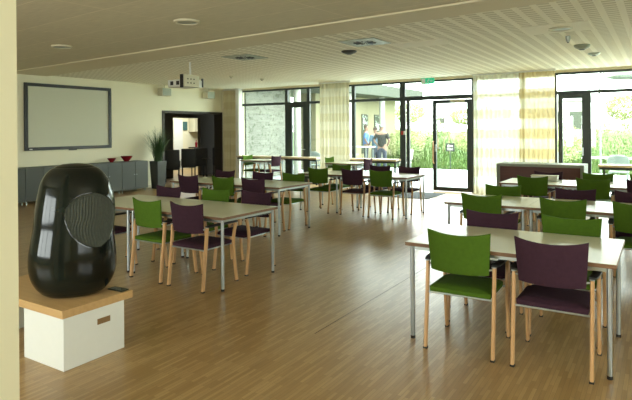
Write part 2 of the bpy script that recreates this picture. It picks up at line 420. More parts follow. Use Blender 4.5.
# glazed door inside the left window run
bm = B(); bars(bm, [(-9.60, -9.55, 0, ZH), (-8.86, -8.81, 0, ZH), (-9.55, -8.86, ZH-.05, ZH), (-9.55, -8.86, ZT0, ZT1)])
o = struct('door_1', bm, M['dark']); pane(o, -9.55, -8.86, ZT1, ZH-.05)
bm = B(); bars(bm, [(-9.55, -9.40, .02, ZT0), (-8.99, -8.86, .02, ZT0), (-9.40, -8.99, 2.27, ZT0), (-9.40, -8.99, .02, .15)]); lf = obj('door_leaf', bm, M['dark'], o)
pane(o, -9.40, -8.99, .15, 2.27)
bm = B(); tube(bm, [(-8.92, YW-.03, 1.02), (-8.92, YW-.08, 1.02), (-9.05, YW-.08, 1.02)], .011); obj('door_handle', bm, M['chrome'], lf)
window(2, -8.81, -7.3); window(3, -7.3, -5.84)
# entrance: open half, closed half, fanlight over both
bm = B(); bars(bm, [(-5.84, -5.74, 0, ZH), (-3.97, -3.90, 0, ZH), (-5.74, -3.97, ZH-.05, ZH), (-5.74, -3.97, 2.35, 2.46)])
bars(bm, [(-5.70, -5.62, .01, 2.35)])
d2 = struct('door_2', bm, M['dark']); pane(d2, -5.74, -3.97, 2.46, ZH-.05)
bm = B(); bars(bm, [(-4.98, -4.89, .015, 2.34), (-4.09, -3.975, .015, 2.34), (-4.89, -4.09, 2.25, 2.34), (-4.89, -4.09, .015, .12)])
lf = obj('door_leaf', bm, M['dark'], d2); pane(d2, -4.89, -4.09, .12, 2.25)
bm = B(); tube(bm, [(-4.95, YW-.03, .72), (-4.95, YW-.09, .74), (-4.95, YW-.09, 1.26), (-4.95, YW-.03, 1.28)], .018); obj('door_pull', bm, M['beech'], lf, True)
bm = B(); box(bm, (-4.92, YW-.035, 1.02), (-4.89, YW-.015, 1.2)); tube(bm, [(-4.905, YW-.03, 1.11), (-4.905, YW-.075, 1.11), (-4.76, YW-.075, 1.11)], .011); obj('lever_handle', bm, M['chrome'], lf, True)
bm = B(); box(bm, (-4.5, YW-.08, 2.27), (-4.14, YW-.02, 2.34), .006); obj('door_closer', bm, M['cream'], lf)
bm = B(); tube(bm, [(-4.3, YW-.09, 2.35), (-4.1, YW-.14, 2.35), (-4.0, YW-.05, 2.37)], .008); obj('closer_arm', bm, M['cream'], lf)
bm = B(); box(bm, (-4.80, YW-.002, 1.76), (-4.66, YW+.010, 1.88), .003)
M['sticker'] = pm('pale_blue_film', (.75, .85, .88), .6, var=.15, vscale=40); obj('sticker', bm, M['sticker'], lf)
window(4, -3.90, -2.75); window(5, -2.75, -2.02)
bm = B(); bars(bm, [(-1.99, -1.95, 0, ZT0), (-1.36, -1.32, 0, ZT0), (-2.02, -1.32, ZH-.05, ZH), (-2.02, -1.32, ZT0, ZT1)])
o = struct('door_4', bm, M['dark']); pane(o, -2.0, -1.32, ZT1, ZH-.05)
bm = B(); bars(bm, [(-1.95, -1.90, .02, ZT0), (-1.50, -1.36, .02, ZT0), (-1.90, -1.50, 2.27, ZT0), (-1.90, -1.50, .02, .15)]); lf = obj('door_leaf', bm, M['dark'], o)
pane(o, -1.90, -1.50, .15, 2.27)
bm = B(); box(bm, (-1.50, YW-.035, .98), (-1.47, YW-.015, 1.16)); tube(bm, [(-1.485, YW-.03, 1.07), (-1.485, YW-.075, 1.07), (-1.62, YW-.075, 1.07)], .011); obj('door_handle', bm, M['chrome'], lf, True)
bm = B(); bars(bm, [(.85, .9, 0, ZH), (-1.32, .85, ZH-.05, ZH), (-1.32, .85, ZT0, ZT1), (-1.32, .85, 0, .08)])
o = struct('window_6', bm, M['dark']); pane(o, -1.32, .85, ZT1, ZH-.05); pane(o, -1.32, .85, .08, ZT0); window(7, .9, XR)
bm = B(); box(bm, (-11.46, YW-.02, ZH), (XR, YW+.3, CH+.01)); struct('trim_2', bm, M['ceilplain'])
bm = B(); box(bm, (-11.44, YW-.22, 0), (-11.30, YW-.04, CH), .01); struct('trim_3', bm, M['white'])

# doormat
bm = B(); box(bm, (-6.0, 11.8, 0), (-4.5, 13.05, .012), .004); tag(obj('doormat', bm, M['mat']), 'dark grey fibre doormat on the floor inside the open entrance door', 'doormat')

# exit sign with pictogram
t = thing('exit_sign', 'small green emergency exit sign hanging in front of the fanlight over the entrance', 'sign', (-5.0, 13.2, 2.735))
M['exitg'].node_tree.nodes['Principled BSDF'].inputs['Emission Color'].default_value = (.03, .5, .25, 1); M['exitg'].node_tree.nodes['Principled BSDF'].inputs['Emission Strength'].default_value = .7
bm = B(); box(bm, (-.17, -.015, 0), (.17, .015, .155), .003); obj('sign_panel', bm, M['exitg'], t)
bm = B()
box(bm, (-.155, -.019, .015), (-.06, -.0155, .14))                                   # doorway
def seg2(a, b, w):
    a = Vector((a[0], 0, a[1])); b = Vector((b[0], 0, b[1])); d = (b-a).normalized(); nn = Vector((-d.z, 0, d.x))*w/2
    for y in (-.0185,):
        v = [bm.verts.new((p.x, y, p.z)) for p in (a-nn, b-nn, b+nn, a+nn)]; w2 = [bm.verts.new((p.x, -.0155, p.z)) for p in (a-nn, b-nn, b+nn, a+nn)]
        bm.faces.new(v); bm.faces.new(w2)
        for i in range(4): bm.faces.new((v[i], v[(i+1) % 4], w2[(i+1) % 4], w2[i]))
seg2((.03, .105), (.0, .06), .022); seg2((.0, .06), (.035, .035), .014); seg2((.035, .035), (.02, .012), .012); seg2((.0, .06), (-.03, .04), .013); seg2((-.03, .04), (-.045, .02), .011)
seg2((.03, .1), (.055, .08), .01); seg2((.025, .1), (-.01, .09), .01); box(bm, (.028, -.0185, .112), (.048, -.0155, .134), .002)
seg2((.14, .075), (.08, .075), .016); seg2((.08, .075), (.105, .10), .012); seg2((.08, .075), (.105, .05), .012)
obj('pictogram', bm, M['white'], t)
for x in (-.1, .1): bm = B(); tube(bm, [(x, 0, .155), (x, 0, .185)], .005); obj('hanger', bm, M['alu'], t)
# fire alarm call point on entrance post
t = thing('fire_call_point', 'small red and white fire alarm call point on the dark post left of the entrance', 'fire alarm', (-5.80, YW-.021, 1.45))
bm = B(); box(bm, (-.045, -.04, 0), (.02, 0, .1), .004); obj('housing', bm, M['alarmred'], t)
bm = B(); box(bm, (.02, -.035, .0), (.065, 0, .1), .003); obj('cover', bm, M['white'], t)

# counters under the windows
def counter(x0, x1, label):
    t = thing('window_counter', label, 'counter', ((x0+x1)/2, 13.28, 0), group=None); h = (x1-x0)/2
    bm = B(); box(bm, (-h, -.17, .755), (h, .17, .805), .004); obj('counter_top', bm, M['counter'], t)
    bm = B(); box(bm, (-h+.02, -.13, .70), (h-.02, .13, .754)); obj('rail', bm, M['dark'], t)
    k = max(2, int((x1-x0)/1.6)+1)
    for i in range(k):
        x = -h+.1+(2*h-.2)*i/(k-1); bm = B(); box(bm, (x-.02, -.02, 0), (x+.02, .02, .70), .003); obj('leg', bm, M['dark'], t)
counter(-11.28, -8.30, 'long narrow wooden counter under the left windows, in front of the brick wall view')
counter(-7.3, -5.85, 'short wooden window counter between the narrow curtain and the entrance')
counter(-1.15, 1.4, 'pale wooden window counter right of the low dark red cabinet')

# curtains
def curtain(x0, x1, y, mat, label, amp=.035, per=.11, z0=.02):
    bm = B(); n = int((x1-x0)/.012); cols = []
    for i in range(n+1):
        x = x0+(x1-x0)*i/n; ph = 2*PI*(x-x0)/per
        col = []
        for z in (z0, .7, 1.4, 2.1, CH-.04):
            k = .75+.25*(CH-z)/CH
            col.append(bm.verts.new((x+.008*math.sin(ph*.37+z), y+amp*k*math.sin(ph+.5*math.sin(ph*.23)), z)))
        cols.append(col)
    for i in range(n):
        for j in range(4): bm.faces.new((cols[i][j], cols[i+1][j], cols[i+1][j+1], cols[i][j+1]))
    t = thing('curtain', label, 'curtain', ((x0+x1)/2, y, 0))
    o = obj('cloth', bm, mat, t, True); o.location = (-(x0+x1)/2, -y, 0)
    bm = B(); box(bm, (-(x1-x0)/2-.02, -.015, CH-.04), ((x1-x0)/2+.02, .015, CH-.005)); obj('curtain_track', bm, M['white'], t)
curtain(-12.0, -11.47, 13.36, M['curtD'], 'beige floor-length curtain in the left corner beside the dark opening')
curtain(-8.09, -7.13, 12.98, M['curtC'], 'narrow beige banded curtain between the left windows')
curtain(-3.86, -2.72, 13.22, M['curtA'], 'sheer white curtain with beige bands, just right of the entrance door')
curtain(-2.77, -2.0, 13.13, M['curtB'], 'denser golden banded curtain right of the sheer white one')

# ------------------------------------------------------------------ chairs
def arcpts(pts, n=5):
    """Catmull-Rom through control points"""
    P = [Vector(p) for p in pts]; P = [P[0]*2-P[1]] + P + [P[-1]*2-P[-2]]; out = []
    for i in range(1, len(P)-2):
        for k in range(n):
            t = k/n; a, b, c, d = P[i-1], P[i], P[i+1], P[i+2]
            out.append(.5*((2*b)+(c-a)*t+(2*a-5*b+4*c-d)*t*t+(3*b-a-3*c+d)*t**3))
    out.append(P[-2]); return out
def make_chair(colour, label, group):
    t = thing('dining_chair', label, 'chair', group=group); F = M[colour]
    # seat pad: rounded, slightly dished
    bm = B(); nx, ny = 12, 12; top = []; botm = []
    for j in range(ny+1):
        rt_, rb_ = [], []
        v = j/ny; y = .02+.45*v
        for i in range(nx+1):
            u = i/nx*2-1; w = .222 - .02*max(0, (v-.8)/.2)**2*1.2
            x = u*w; e = max(abs(u)**6, abs(2*v-1)**8)
            z = .468 - .022*e - .008*(1-u*u)*(1-v)*1.2 - .015*max(0, v-.75)/.25
            rt_.append(bm.verts.new((x, y, z))); rb_.append(bm.verts.new((x*.98, y, .412-.006*max(0, v-.8))))
        top.append(rt_); botm.append(rb_)
    for j in range(ny):
        for i in range(nx):
            bm.faces.new((top[j][i], top[j][i+1], top[j+1][i+1], top[j+1][i])); bm.faces.new((botm[j][i], botm[j+1][i], botm[j+1][i+1], botm[j][i+1]))
    for i in range(nx):
        bm.faces.new((top[0][i+1], top[0][i], botm[0][i], botm[0][i+1])); bm.faces.new((top[ny][i], top[ny][i+1], botm[ny][i+1], botm[ny][i]))
    for j in range(ny):
        bm.faces.new((top[j][0], top[j+1][0], botm[j+1][0], botm[j][0])); bm.faces.new((top[j+1][nx], top[j][nx], botm[j][nx], botm[j+1][nx]))
    obj('seat', bm, F, t, True)
    # backrest: curved plan, concave top edge, wider at the top
    bm = B(); nx, nz = 16, 10; th = .030; fr = []; bk = []
    for j in range(nz+1):
        v = j/nz; a, b = [], []
        for i in range(nx+1):
            u = i/nx*2-1
            w = .206 + .020*v
            ztop = .845 + .030*abs(u)**2.2; zbot = .565 + .012*abs(u)**3
            z = zbot + (ztop-zbot)*v
            yc = .026 - .030*(1-u*u) - .030*v          # bowed backwards in the middle, raked
            e = max(abs(u)**10, abs(2*v-1)**10)
            a.append(bm.verts.new((u*w, yc+th*(1-.55*e)/2+.004, z))); b.append(bm.verts.new((u*w, yc-th*(1-.55*e)/2, z)))
        fr.append(a); bk.append(b)
    for j in range(nz):
        for i in range(nx):
            bm.faces.new((fr[j][i], fr[j][i+1], fr[j+1][i+1], fr[j+1][i])); bm.faces.new((bk[j][i+1], bk[j][i], bk[j+1][i], bk[j+1][i+1]))
    for i in range(nx):
        bm.faces.new((fr[0][i+1], fr[0][i], bk[0][i], bk[0][i+1])); bm.faces.new((fr[nz][i], fr[nz][i+1], bk[nz][i+1], bk[nz][i]))
    for j in range(nz):
        bm.faces.new((fr[j][0], fr[j+1][0], bk[j+1][0], bk[j][0])); bm.faces.new((fr[j+1][nx], fr[j][nx], bk[j][nx], bk[j+1][nx]))
    obj('backrest', bm, F, t, True)
    for s in (-1, 1):
        X = .240*s
        bm = B(); tube(bm, arcpts([(X, -.020, .012), (X, .006, .25), (X, .028, .45), (X, .045, .630)], 4), 1, flat=(.024, .038)); la = obj('leg', bm, M['beech'], t, True)
        bm = B(); tube(bm, arcpts([(X, .485, .012), (X, .452, .24), (X, .438, .42), (X, .450, .53), (X, .480, .622)], 5), 1, flat=(.024, .038)); lb = obj('leg', bm, M['beech'], t, True)
        for lg_, y_ in ((la, -.020), (lb, .485)):
            bm = B(); box(bm, (X-.014, y_-.017, 0), (X+.014, y_+.017, .014)); obj('foot_cap', bm, M['black'], lg_)
        bm = B(); tube(bm, arcpts([(X, .035, .641), (X+.010*s, .15, .642), (X+.010*s, .35, .642), (X, .488, .639)], 4), [.7]+[.9]+[1]*10+[.8], flat=(.052, .022)); obj('armrest', bm, M['black'], t, True)
        bm = B(); box(bm, (X-.015, .020, .630), (X+.015, .066, .637), .002)
        tube(bm, [(X, .040, .615), (X*.86, .028, .612)], .007, 8); obj('post_cap', bm, M['chrome'], t)
    bm = B()
    tube(bm, [(-.236, .026, .403), (.236, .026, .403)], .0075, 8); tube(bm, [(-.236, .440, .402), (.236, .440, .402)], .0075, 8)
    tube(bm, [(-.205, .026, .402), (-.205, .44, .402)], .0075, 8); tube(bm, [(.205, .026, .402), (.205, .44, .402)], .0075, 8)
    obj('seat_frame', bm, M['chrome'], t, True)
    return t
chair_src = {}
def chair(col, x, y, face, where, group, jig=0):
    """face: 'N' looks towards the windows (+Y), 'S' looks back, 'E' +X, 'W' -X ; (x,y) = rear of the chair"""
    rz = {'N': 0, 'S': PI, 'E': -PI/2, 'W': PI/2}[face]+jig
    label = '%s felt chair, %s' % (col, where)
    if col not in chair_src:
        c = make_chair(col, label, group); chair_src[col] = c; c.location = (x, y, 0); c.rotation_euler = (0, 0, rz)
    else: dup(chair_src[col], (x, y, 0), rz, label, group)

# ------------------------------------------------------------------ tables
def make_table(L, label, group):
    D = .914; t = thing('dining_table', label, 'table', group=group); h = L/2; d = D/2
    bm = B(); box(bm, (-h+.002, -d+.002, .7385), (h-.002, d-.002, .7405)); obj('laminate_top', bm, M['top'], t)
    bm = B(); box(bm, (-h, -d, .712), (h, d, .739), .003); obj('plywood_core', bm, M['edge'], t)
    bm = B(); i = .055
    for s in (-1, 1):
        box(bm, (-h+i, s*(d-i)-.012, .680), (h-i, s*(d-i)+.012, .711)); box(bm, (s*(h-i)-.012, -d+i, .680), (s*(h-i)+.012, d-i, .711))
    obj('apron_frame', bm, M['alu'], t)
    for sx in (-1, 1):
        for sy in (-1, 1):
            x, y = sx*(h-.043), sy*(d-.043)
            bm = B(); tube(bm, [(x, y, .02), (x, y, .711)], .0165, 14); lg = obj('leg', bm, M['chrome'], t, True)
            bm = B(); tube(bm, [(x, y, 0), (x, y, .022)], .018, 12); obj('foot_cap', bm, M['black'], lg)
    return t
table_src = {}
def table(x0, x1, y0, label, group):
    L = round(x1-x0, 3)
    if L not in table_src:
        t = make_table(L, label, group); table_src[L] = t; t.location = ((x0+x1)/2, y0+.457, 0)
    else: dup(table_src[L], ((x0+x1)/2, y0+.457, 0), 0, label, group)
LG, SQ = 1.42, .92
G = 'pale laminate tables on chrome legs'
table(-1.66, -.24, 3.88, 'long pale table in the right foreground, closest to the camera', G)
table(-2.17, -1.25, 6.24, 'square pale table at the left end of the second row on the right', G)
table(-1.25, .17, 6.24, 'long pale table at the right end of the second row on the right', G)
table(-2.19, -1.27, 8.90, 'square pale table at the left end of the dark red cabinet row', G)
table(-1.27, .15, 8.90, 'long pale table at the right end of the dark red cabinet row', G)
table(-5.07, -3.65, 4.035, 'long pale table right of the black sculpture, nearest on the left side', G)
table(-5.99, -5.07, 4.035, 'square pale table directly behind the black sculpture', G)
table(-6.24, -4.82, 6.58, 'long pale table behind the nearest left table, right end of its row', G)
table(-7.16, -6.24, 6.58, 'square pale table at the left end of the middle left row', G)
table(-5.21, -3.79, 8.98, 'long pale table in the centre near the entrance doormat', G)
table(-6.13, -5.21, 8.98, 'square pale table joined to the left of the central table', G)
table(-7.36, -6.44, 12.02, 'square pale table below the narrow banded curtain', G)
table(-10.28, -9.36, 12.12, 'square pale table in the far left window corner', G)

g = 'chairs around the dining tables'
# foreground right
chair('green', -1.225, 3.815, 'N', 'left one on the near side of the foreground right table', g, .02)
chair('purple', -.615, 3.82, 'N', 'right one on the near side of the foreground right table', g)
chair('purple', -1.265, 4.885, 'S', 'left one on the far side of the foreground right table', g)
chair('green', -.63, 4.91, 'S', 'right one on the far side of the foreground right table', g)
# second row right
chair('green', -1.71, 6.15, 'N', 'leftmost on the near side of the second right row', g)
chair('green', -.868, 6.14, 'N', 'middle of the near side of the second right row', g)
chair('green', -.19, 6.15, 'N', 'near side of the second right row, cut by the right picture edge', g)
chair('green', -1.735, 7.25, 'S', 'leftmost on the far side of the second right row', g)
chair('purple', -.88, 7.22, 'S', 'middle of the far side of the second right row', g)
chair('purple', -.24, 7.22, 'S', 'at the right end of the far side of the second right row', g)
# third row right
chair('green', -1.676, 8.84, 'N', 'near side of the dark red cabinet row, leftmost', g)
chair('green', -.84, 8.80, 'N', 'near side of the dark red cabinet row, second from left', g)
chair('purple', -.20, 8.84, 'N', 'right end of the near side of the dark red cabinet row', g)
chair('purple', -1.62, 9.90, 'S', 'far side of the dark red cabinet row, beside the white box', g)
chair('green', -.87, 9.88, 'S', 'far side of the dark red cabinet row, between two others', g)
chair('green', -.20, 9.88, 'S', 'far right corner of the dark red cabinet row', g)
# left near
chair('purple', -5.56, 3.87, 'N', 'half hidden behind the black sculpture, near side of the left table', g)
chair('green', -4.675, 3.97, 'N', 'on the near side of the nearest left table', g, -.03)
chair('purple', -4.06, 3.95, 'N', 'at the right of the near side of the nearest left table', g)
chair('purple', -5.51, 5.05, 'S', 'at the left of the far side of the nearest left table', g)
chair('green', -4.72, 5.10, 'S', 'between two purple chairs on the far side of the nearest left table', g)
chair('purple', -4.10, 5.13, 'S', 'at the right of the far side of the nearest left table', g)
# left middle
chair('purple', -6.64, 6.50, 'N', 'leftmost on the near side of the middle left row', g)
chair('green', -5.89, 6.52, 'N', 'on the near side of the middle left row between two purple chairs', g)
chair('purple', -5.28, 6.52, 'N', 'rightmost on the near side of the middle left row', g)
chair('purple', -6.78, 7.58, 'S', 'leftmost on the far side of the middle left row', g)
chair('purple', -5.90, 7.57, 'S', 'second on the far side of the middle left row', g)
chair('green', -5.27, 7.60, 'S', 'at the right of the far side of the middle left row', g)
# centre
chair('green', -5.62, 8.93, 'N', 'leftmost on the near side of the central table row', g)
chair('purple', -4.87, 8.93, 'N', 'near side of the central table, between two green chairs', g)
chair('green', -4.27, 8.90, 'N', 'rightmost on the near side of the central table', g)
chair('green', -5.71, 10.02, 'S', 'leftmost on the far side of the central table row', g)
chair('purple', -4.83, 10.05, 'S', 'second from the right on the far side of the central table', g)
chair('purple', -4.20, 10.05, 'S', 'rightmost on the far side of the central table, by the doormat', g)
# by the windows
chair('green', -7.50, 12.50, 'E', 'at the left end of the small table below the narrow curtain', g)
chair('purple', -6.28, 12.38, 'W', 'at the right end of the small table below the narrow curtain', g)
chair('green', -10.36, 12.56, 'E', 'left of the small table in the far left window corner', g)
chair('purple', -9.27, 12.52, 'W', 'right of the small table in the far left window corner', g)

# ------------------------------------------------------------------ low cabinet right with white box on table
t = thing('low_cabinet', 'low cabinet with dark red panel and grey frame in front of the golden curtain', 'cabinet', (-2.02, 11.25, 0))
bm = B(); box(bm, (-.80, 0, .845), (.80, .62, .90), .004); obj('worktop', bm, M['frame_g'], t)
bm = B(); box(bm, (-.80, 0, 0), (-.735, .62, .844), .003); obj('side_panel', bm, M['frame_g'], t)
bm = B(); box(bm, (.735, 0, 0), (.80, .62, .844), .003); obj('side_panel', bm, M['frame_g'], t)
bm = B(); box(bm, (-.734, .02, .06), (.734, .045, .843)); obj('front_panel', bm, M['darkred'], t)
bm = B(); box(bm, (-.734, .046, .06), (.734, .60, .843)); obj('body', bm, M['darkred'], t)
bm = B(); box(bm, (-.734, .05, 0), (.734, .56, .059)); obj('plinth', bm, M['black'], t)
t = thing('white_box', 'small white tray-like box standing on the third table row on the right', 'box', (-1.62, 9.55, .7405))
bm = B(); box(bm, (-.20, -.08, 0), (.20, .08, .075), .012); obj('body', bm, M['white'], t, True)
bm = B(); box(bm, (-.205, -.085, .076), (.205, .085, .088), .004); obj('lid', bm, M['cream'], t)

# ------------------------------------------------------------------ projection screen
t = thing('projection_screen', 'large pale projection screen with black frame on the left wall', 'projection screen', (XB+.001, 8.045, 1.165))
bm = B(); w = 1.15; h = 1.555; f = .075
box(bm, (0, -w, 0), (.045, w, f), .004); box(bm, (0, -w, h-f), (.045, w, h), .004); box(bm, (0, -w, f), (.045, -w+f, h-f)); box(bm, (0, w-f, f), (.045, w, h-f)); obj('frame', bm, M['black'], t)
bm = B(); box(bm, (.005, -w+f, f), (.02, w-f, h-f)); obj('cloth', bm, M['screen'], t)
bm = B(); box(bm, (.0455, -w+.10, .02), (.048, -w+.17, .042)); obj('maker_badge', bm, M['white'], t)
bm = B(); box(bm, (.02, -.06+.0, -.02), (.05, .14, .0)); obj('handle_tab', bm, M['black'], t)

# ------------------------------------------------------------------ sideboard units
def sideboard(y0, label, src=None):
    t = thing('sideboard_unit', label, 'cabinet', (XB+.02, y0, 0), group='grey sideboard units along the left wall')
    bm = B(); box(bm, (0, .002, .07), (.46, .838, .80), .003); obj('body', bm, M['grey'], t)
    for k in (0, 1):
        bm = B(); box(bm, (.4605, .006+.42*k, .085), (.479, .414+.42*k, .79), .002); d = obj('door', bm, M['grey'], t)
        bm = B(); yk = (.385 if k == 0 else .455); tube(bm, [(.479, yk, .46), (.492, yk, .46)], .008, 8); obj('knob', bm, M['chrome'], d)
    for x in (.05, .41):
        for y in (.05, .79):
            bm = B(); tube(bm, [(x, y, 0), (x, y, .07)], .014, 8); obj('foot', bm, M['alu'], t)
    return t
labs = ['grey sideboard unit nearest the dark opening, right of the bowls', 'grey sideboard unit under the right edge of the projection screen, second from the right',
        'grey sideboard unit third from the right, under the middle of the screen', 'grey sideboard unit below the left part of the screen, beside the sculpture top',
        'grey sideboard unit at the left end of the row, showing beside the pillar']
s0 = None
for k in range(5):
    y = 10.0-.84*(k+1)
    if s0 is None: s0 = sideboard(y, labs[0])
    else: dup(s0, (XB+.02, y, 0), 0, labs[k])
def bowl(y, r, h, label):
    bm = B(); lathe(bm, [(r*.35, 0), (r*.38, .01), (r*.6, h*.35), (r*.88, h*.75), (r, h), (r*.94, h), (r*.82, h*.72), (r*.5, h*.3), (.01, .02)], (0, 0, 0), 28)
    o = obj('bowl', bm, M['red'], None, True); o.location = (XB+.27, y, .8005); tag(o, label, 'bowl', 'dark red bowls on the sideboard')
bowl(9.02, .11, .105, 'small dark red bowl on the sideboard, the left and smaller of two')
bowl(9.48, .155, .14, 'larger dark red bowl on the sideboard, nearer the potted grass')

# ------------------------------------------------------------------ potted grass
t = thing('potted_grass', 'tall green grass plant in a tapered dark pot left of the dark opening', 'plant', (-11.83, 10.46, 0))
bm = B(); r0, r1 = .155, .20
lathe(bm, [(r0, 0), (r1, .74), (r1, .76), (r1-.02, .76), (r1-.025, .70), (.01, .69)], seg=4)
bmesh.ops.rotate(bm, cent=(0, 0, 0), matrix=Matrix.Rotation(R(45), 3, 'Z'), verts=bm.verts)
bmesh.ops.scale(bm, vec=(1.15, 1.15, 1), verts=bm.verts); obj('pot', bm, M['pot'], t)
bm = B(); random.seed(3)
for i in range(420):
    a = random.uniform(0, 2*PI); r = random.uniform(0, .11); L = random.uniform(.55, 1.1); out = random.uniform(.02, .50)*(L**.5)
    x0, y0 = r*math.cos(a), r*math.sin(a); px, py = -math.sin(a), math.cos(a); w = random.uniform(.005, .011); prev = None
    for k in range(6):
        s = k/5; x = max(-.33, x0+math.cos(a)*out*s**2); y = y0+math.sin(a)*out*s**2; z = .69+L*(s-.22*s*s*out*2)
        ww = w*(1-s*.9); cur = (bm.verts.new((x-px*ww, y-py*ww, z)), bm.verts.new((x+px*ww, y+py*ww, z)))
        if prev: bm.faces.new((prev[0], prev[1], cur[1], cur[0]))
        prev = cur
obj('grass_blades', bm, M['leafd'], t)

# ------------------------------------------------------------------ speakers
def speaker(y, label):
    t = thing('wall_speaker', label, 'speaker', (XB+.16, y, 2.60), group='pale speakers at the top of the left wall')
    bm = B(); box(bm, (-.10, -.17, 0), (.10, .17, .22), .008); obj('cabinet', bm, M['cream'], t)
    bm = B(); box(bm, (.101, -.155, .012), (.108, .155, .208), .002); obj('grille', bm, M['lampglass'], t)
    bm = B(); tube(bm, [(0, 0, .22), (0, 0, .32)], .012, 8); box(bm, (-.16, -.02, .09), (-.101, .02, .13)); obj('bracket', bm, M['cream'], t)
speaker(10.90, 'pale box speaker on the left wall, left of the projector')
speaker(12.72, 'pale box speaker on the left wall above the dark opening, nearer the corner')

# ------------------------------------------------------------------ projector
t = thing('ceiling_projector', 'white projector hanging from the ceiling on a thin pole', 'projector', (-7.62, 7.5, 2.42))
bm = B(); box(bm, (-.44, -.12, .02), (0, .36, .16), .012); obj('body', bm, M['white'], t, True)
for x in (-.33, -.17):
    bm = B(); box(bm, (x-.035, -.126, .055), (x+.045, -.121, .13), .001); obj('side_vent', bm, M['black'], t)
bm = B(); box(bm, (-.08, -.150, .0), (-.005, -.127, .25), .004); obj('side_cover', bm, M['black'], t)
bm = B(); box(bm, (-.03, .361, .03), (.0, .40, .2), .004); obj('side_cover', bm, M['black'], t)
bm = B(); box(bm, (.001, -.14, .02), (.03, .25, .245), .004); obj('rear_plate', bm, M['cream'], t)
for i in range(3):
    for j in range(2): bm = B(); tube(bm, [(.031, -.05+.08*i, .09+.075*j), (.034, -.05+.08*i, .09+.075*j)], .015, 10); obj('socket', bm, M['black'], t)
bm = B(); tube(bm, [(-.421, .12, .09), (-.46, .12, .09)], .045, 18); obj('lens', bm, M['black'], t, True)
bm = B(); tube(bm, [(-.06, .10, .16), (-.06, .10, .50)], .018, 12); box(bm, (-.14, .02, .161), (.0, .22, .19)); obj('pole', bm, M['white'], t)

# ------------------------------------------------------------------ ceiling fittings
def downlight(x, y, r, label, h=.025):
    t = thing('downlight', label, 'ceiling light', (x, y, CH-h-.001))
    bm = B(); lathe(bm, [(r, h), (r, .006), (r-.012, 0), (r-.03, 0), (r-.035, .012)], seg=36, cap1=False); obj('ring', bm, M['cream'], t, True)
    bm = B(); lathe(bm, [(r-.035, .008), (r-.035, .02)], seg=36); obj('lens', bm, M['lampglass'], t)
downlight(-4.82, 4.72, .155, 'round recessed ceiling light with grey lens above the left table')
downlight(-7.81, 5.02, .155, 'round recessed ceiling light nearest the left wall')
downlight(-1.12, 7.80, .15, 'flat round ceiling light on a plain panel above the right tables')
def diffuser(x, y, label):
    t = thing('air_diffuser', label, 'air vent', (x, y, CH-.02))
    bm = B(); box(bm, (-.3, -.3, .008), (.3, .3, .019), .003); obj('panel', bm, M['frame_g'] if False else M['lampglass'], t)
    bm = B()
    for k in range(12):
        a = 2*PI*k/12; c, s = math.cos(a), math.sin(a)
        tube(bm, [(.06*c, .06*s, .004), (.17*c-.04*s, .17*s+.04*c, .004)], .008, 6)
    obj('swirl_blades', bm, M['dark'], t)
diffuser(-6.34, 7.63, 'square swirl air diffuser in the ceiling right of the projector')
diffuser(-3.78, 7.36, 'square swirl air diffuser in the middle of the slotted ceiling')
bm = B(); box(bm, (-3.5, 7.75, CH-.01), (-2.7, 8.2, CH-.001), .002); tag(obj('ceiling_hatch', bm, M['panel']), 'plain rectangular hatch in the slotted ceiling right of the central diffuser', 'ceiling hatch')
bm = B(); box(bm, (-1.55, 7.45, CH-.008), (-.75, 8.15, CH-.0015), .002); tag(obj('light_panel', bm, M['panel']), 'plain ceiling panel around the flat round light on the right', 'ceiling panel')
def detector(x, y, r, h, mat, label, cat='smoke detector'):
    t = thing('ceiling_detector', label, cat, (x, y, CH-h-.001))
    bm = B(); lathe(bm, [(r*.45, 0), (r*.8, h*.35), (r, h*.7), (r, h)], seg=20); obj('housing', bm, mat, t, True)
    bm = B(); lathe(bm, [(r*.3, -.008), (r*.4, -.001)], seg=14); obj('sensor_eye', bm, M['black'], t)
detector(-4.43, 8.05, .13, .05, M['plaque'], 'dark round ceiling unit behind the central air diffuser')
detector(-1.127, 8.56, .035, .09, M['alu'], 'small narrow sensor hanging from the ceiling behind the flat round light')
detector(-1.063, 9.61, .12, .07, M['lampglass'], 'dome shaped smoke detector on the ceiling above the right tables')
detector(-1.0, 10.77, .10, .045, M['alu'], 'smaller round detector nearest the right windows')
detector(-8.83, 10.1, .05, .04, M['cream'], 'tiny pale sprinkler head on the ceiling right of the projector')
detector(-8.71, 11.16, .05, .04, M['cream'], 'tiny pale sprinkler head above the left window corner')

# ------------------------------------------------------------------ sculpture bench, sculpture, plaque
t = thing('plinth_bench', 'low white plinth with thick oak top in the left foreground', 'plinth', (-3.62, 2.38, 0))
bm = B(); box(bm, (-.215, -.223, 0), (.255, .262, .352), .002)
# hand hole: dark-wooden recess lining
obj('white_box_base', bm, M['white'], t)
bm = B(); box(bm, (.2555, .035, .235), (.258, .14, .275)); obj('hand_hole', bm, wood('hole_brown', (.22, .13, .05), (.28, .17, .07)), t)
bm = B(); box(bm, (-.86, -.235, .353), (.262, .335, .408), .003); obj('oak_top', bm, None or wood('oak_block', (.46, .28, .11), (.62, .40, .18), 0, .4, 3, 14), t)
bm = B(); box(bm, (-.84, -.20, 0), (-.80, .28, .352)); obj('end_panel', bm, M['white'], t)

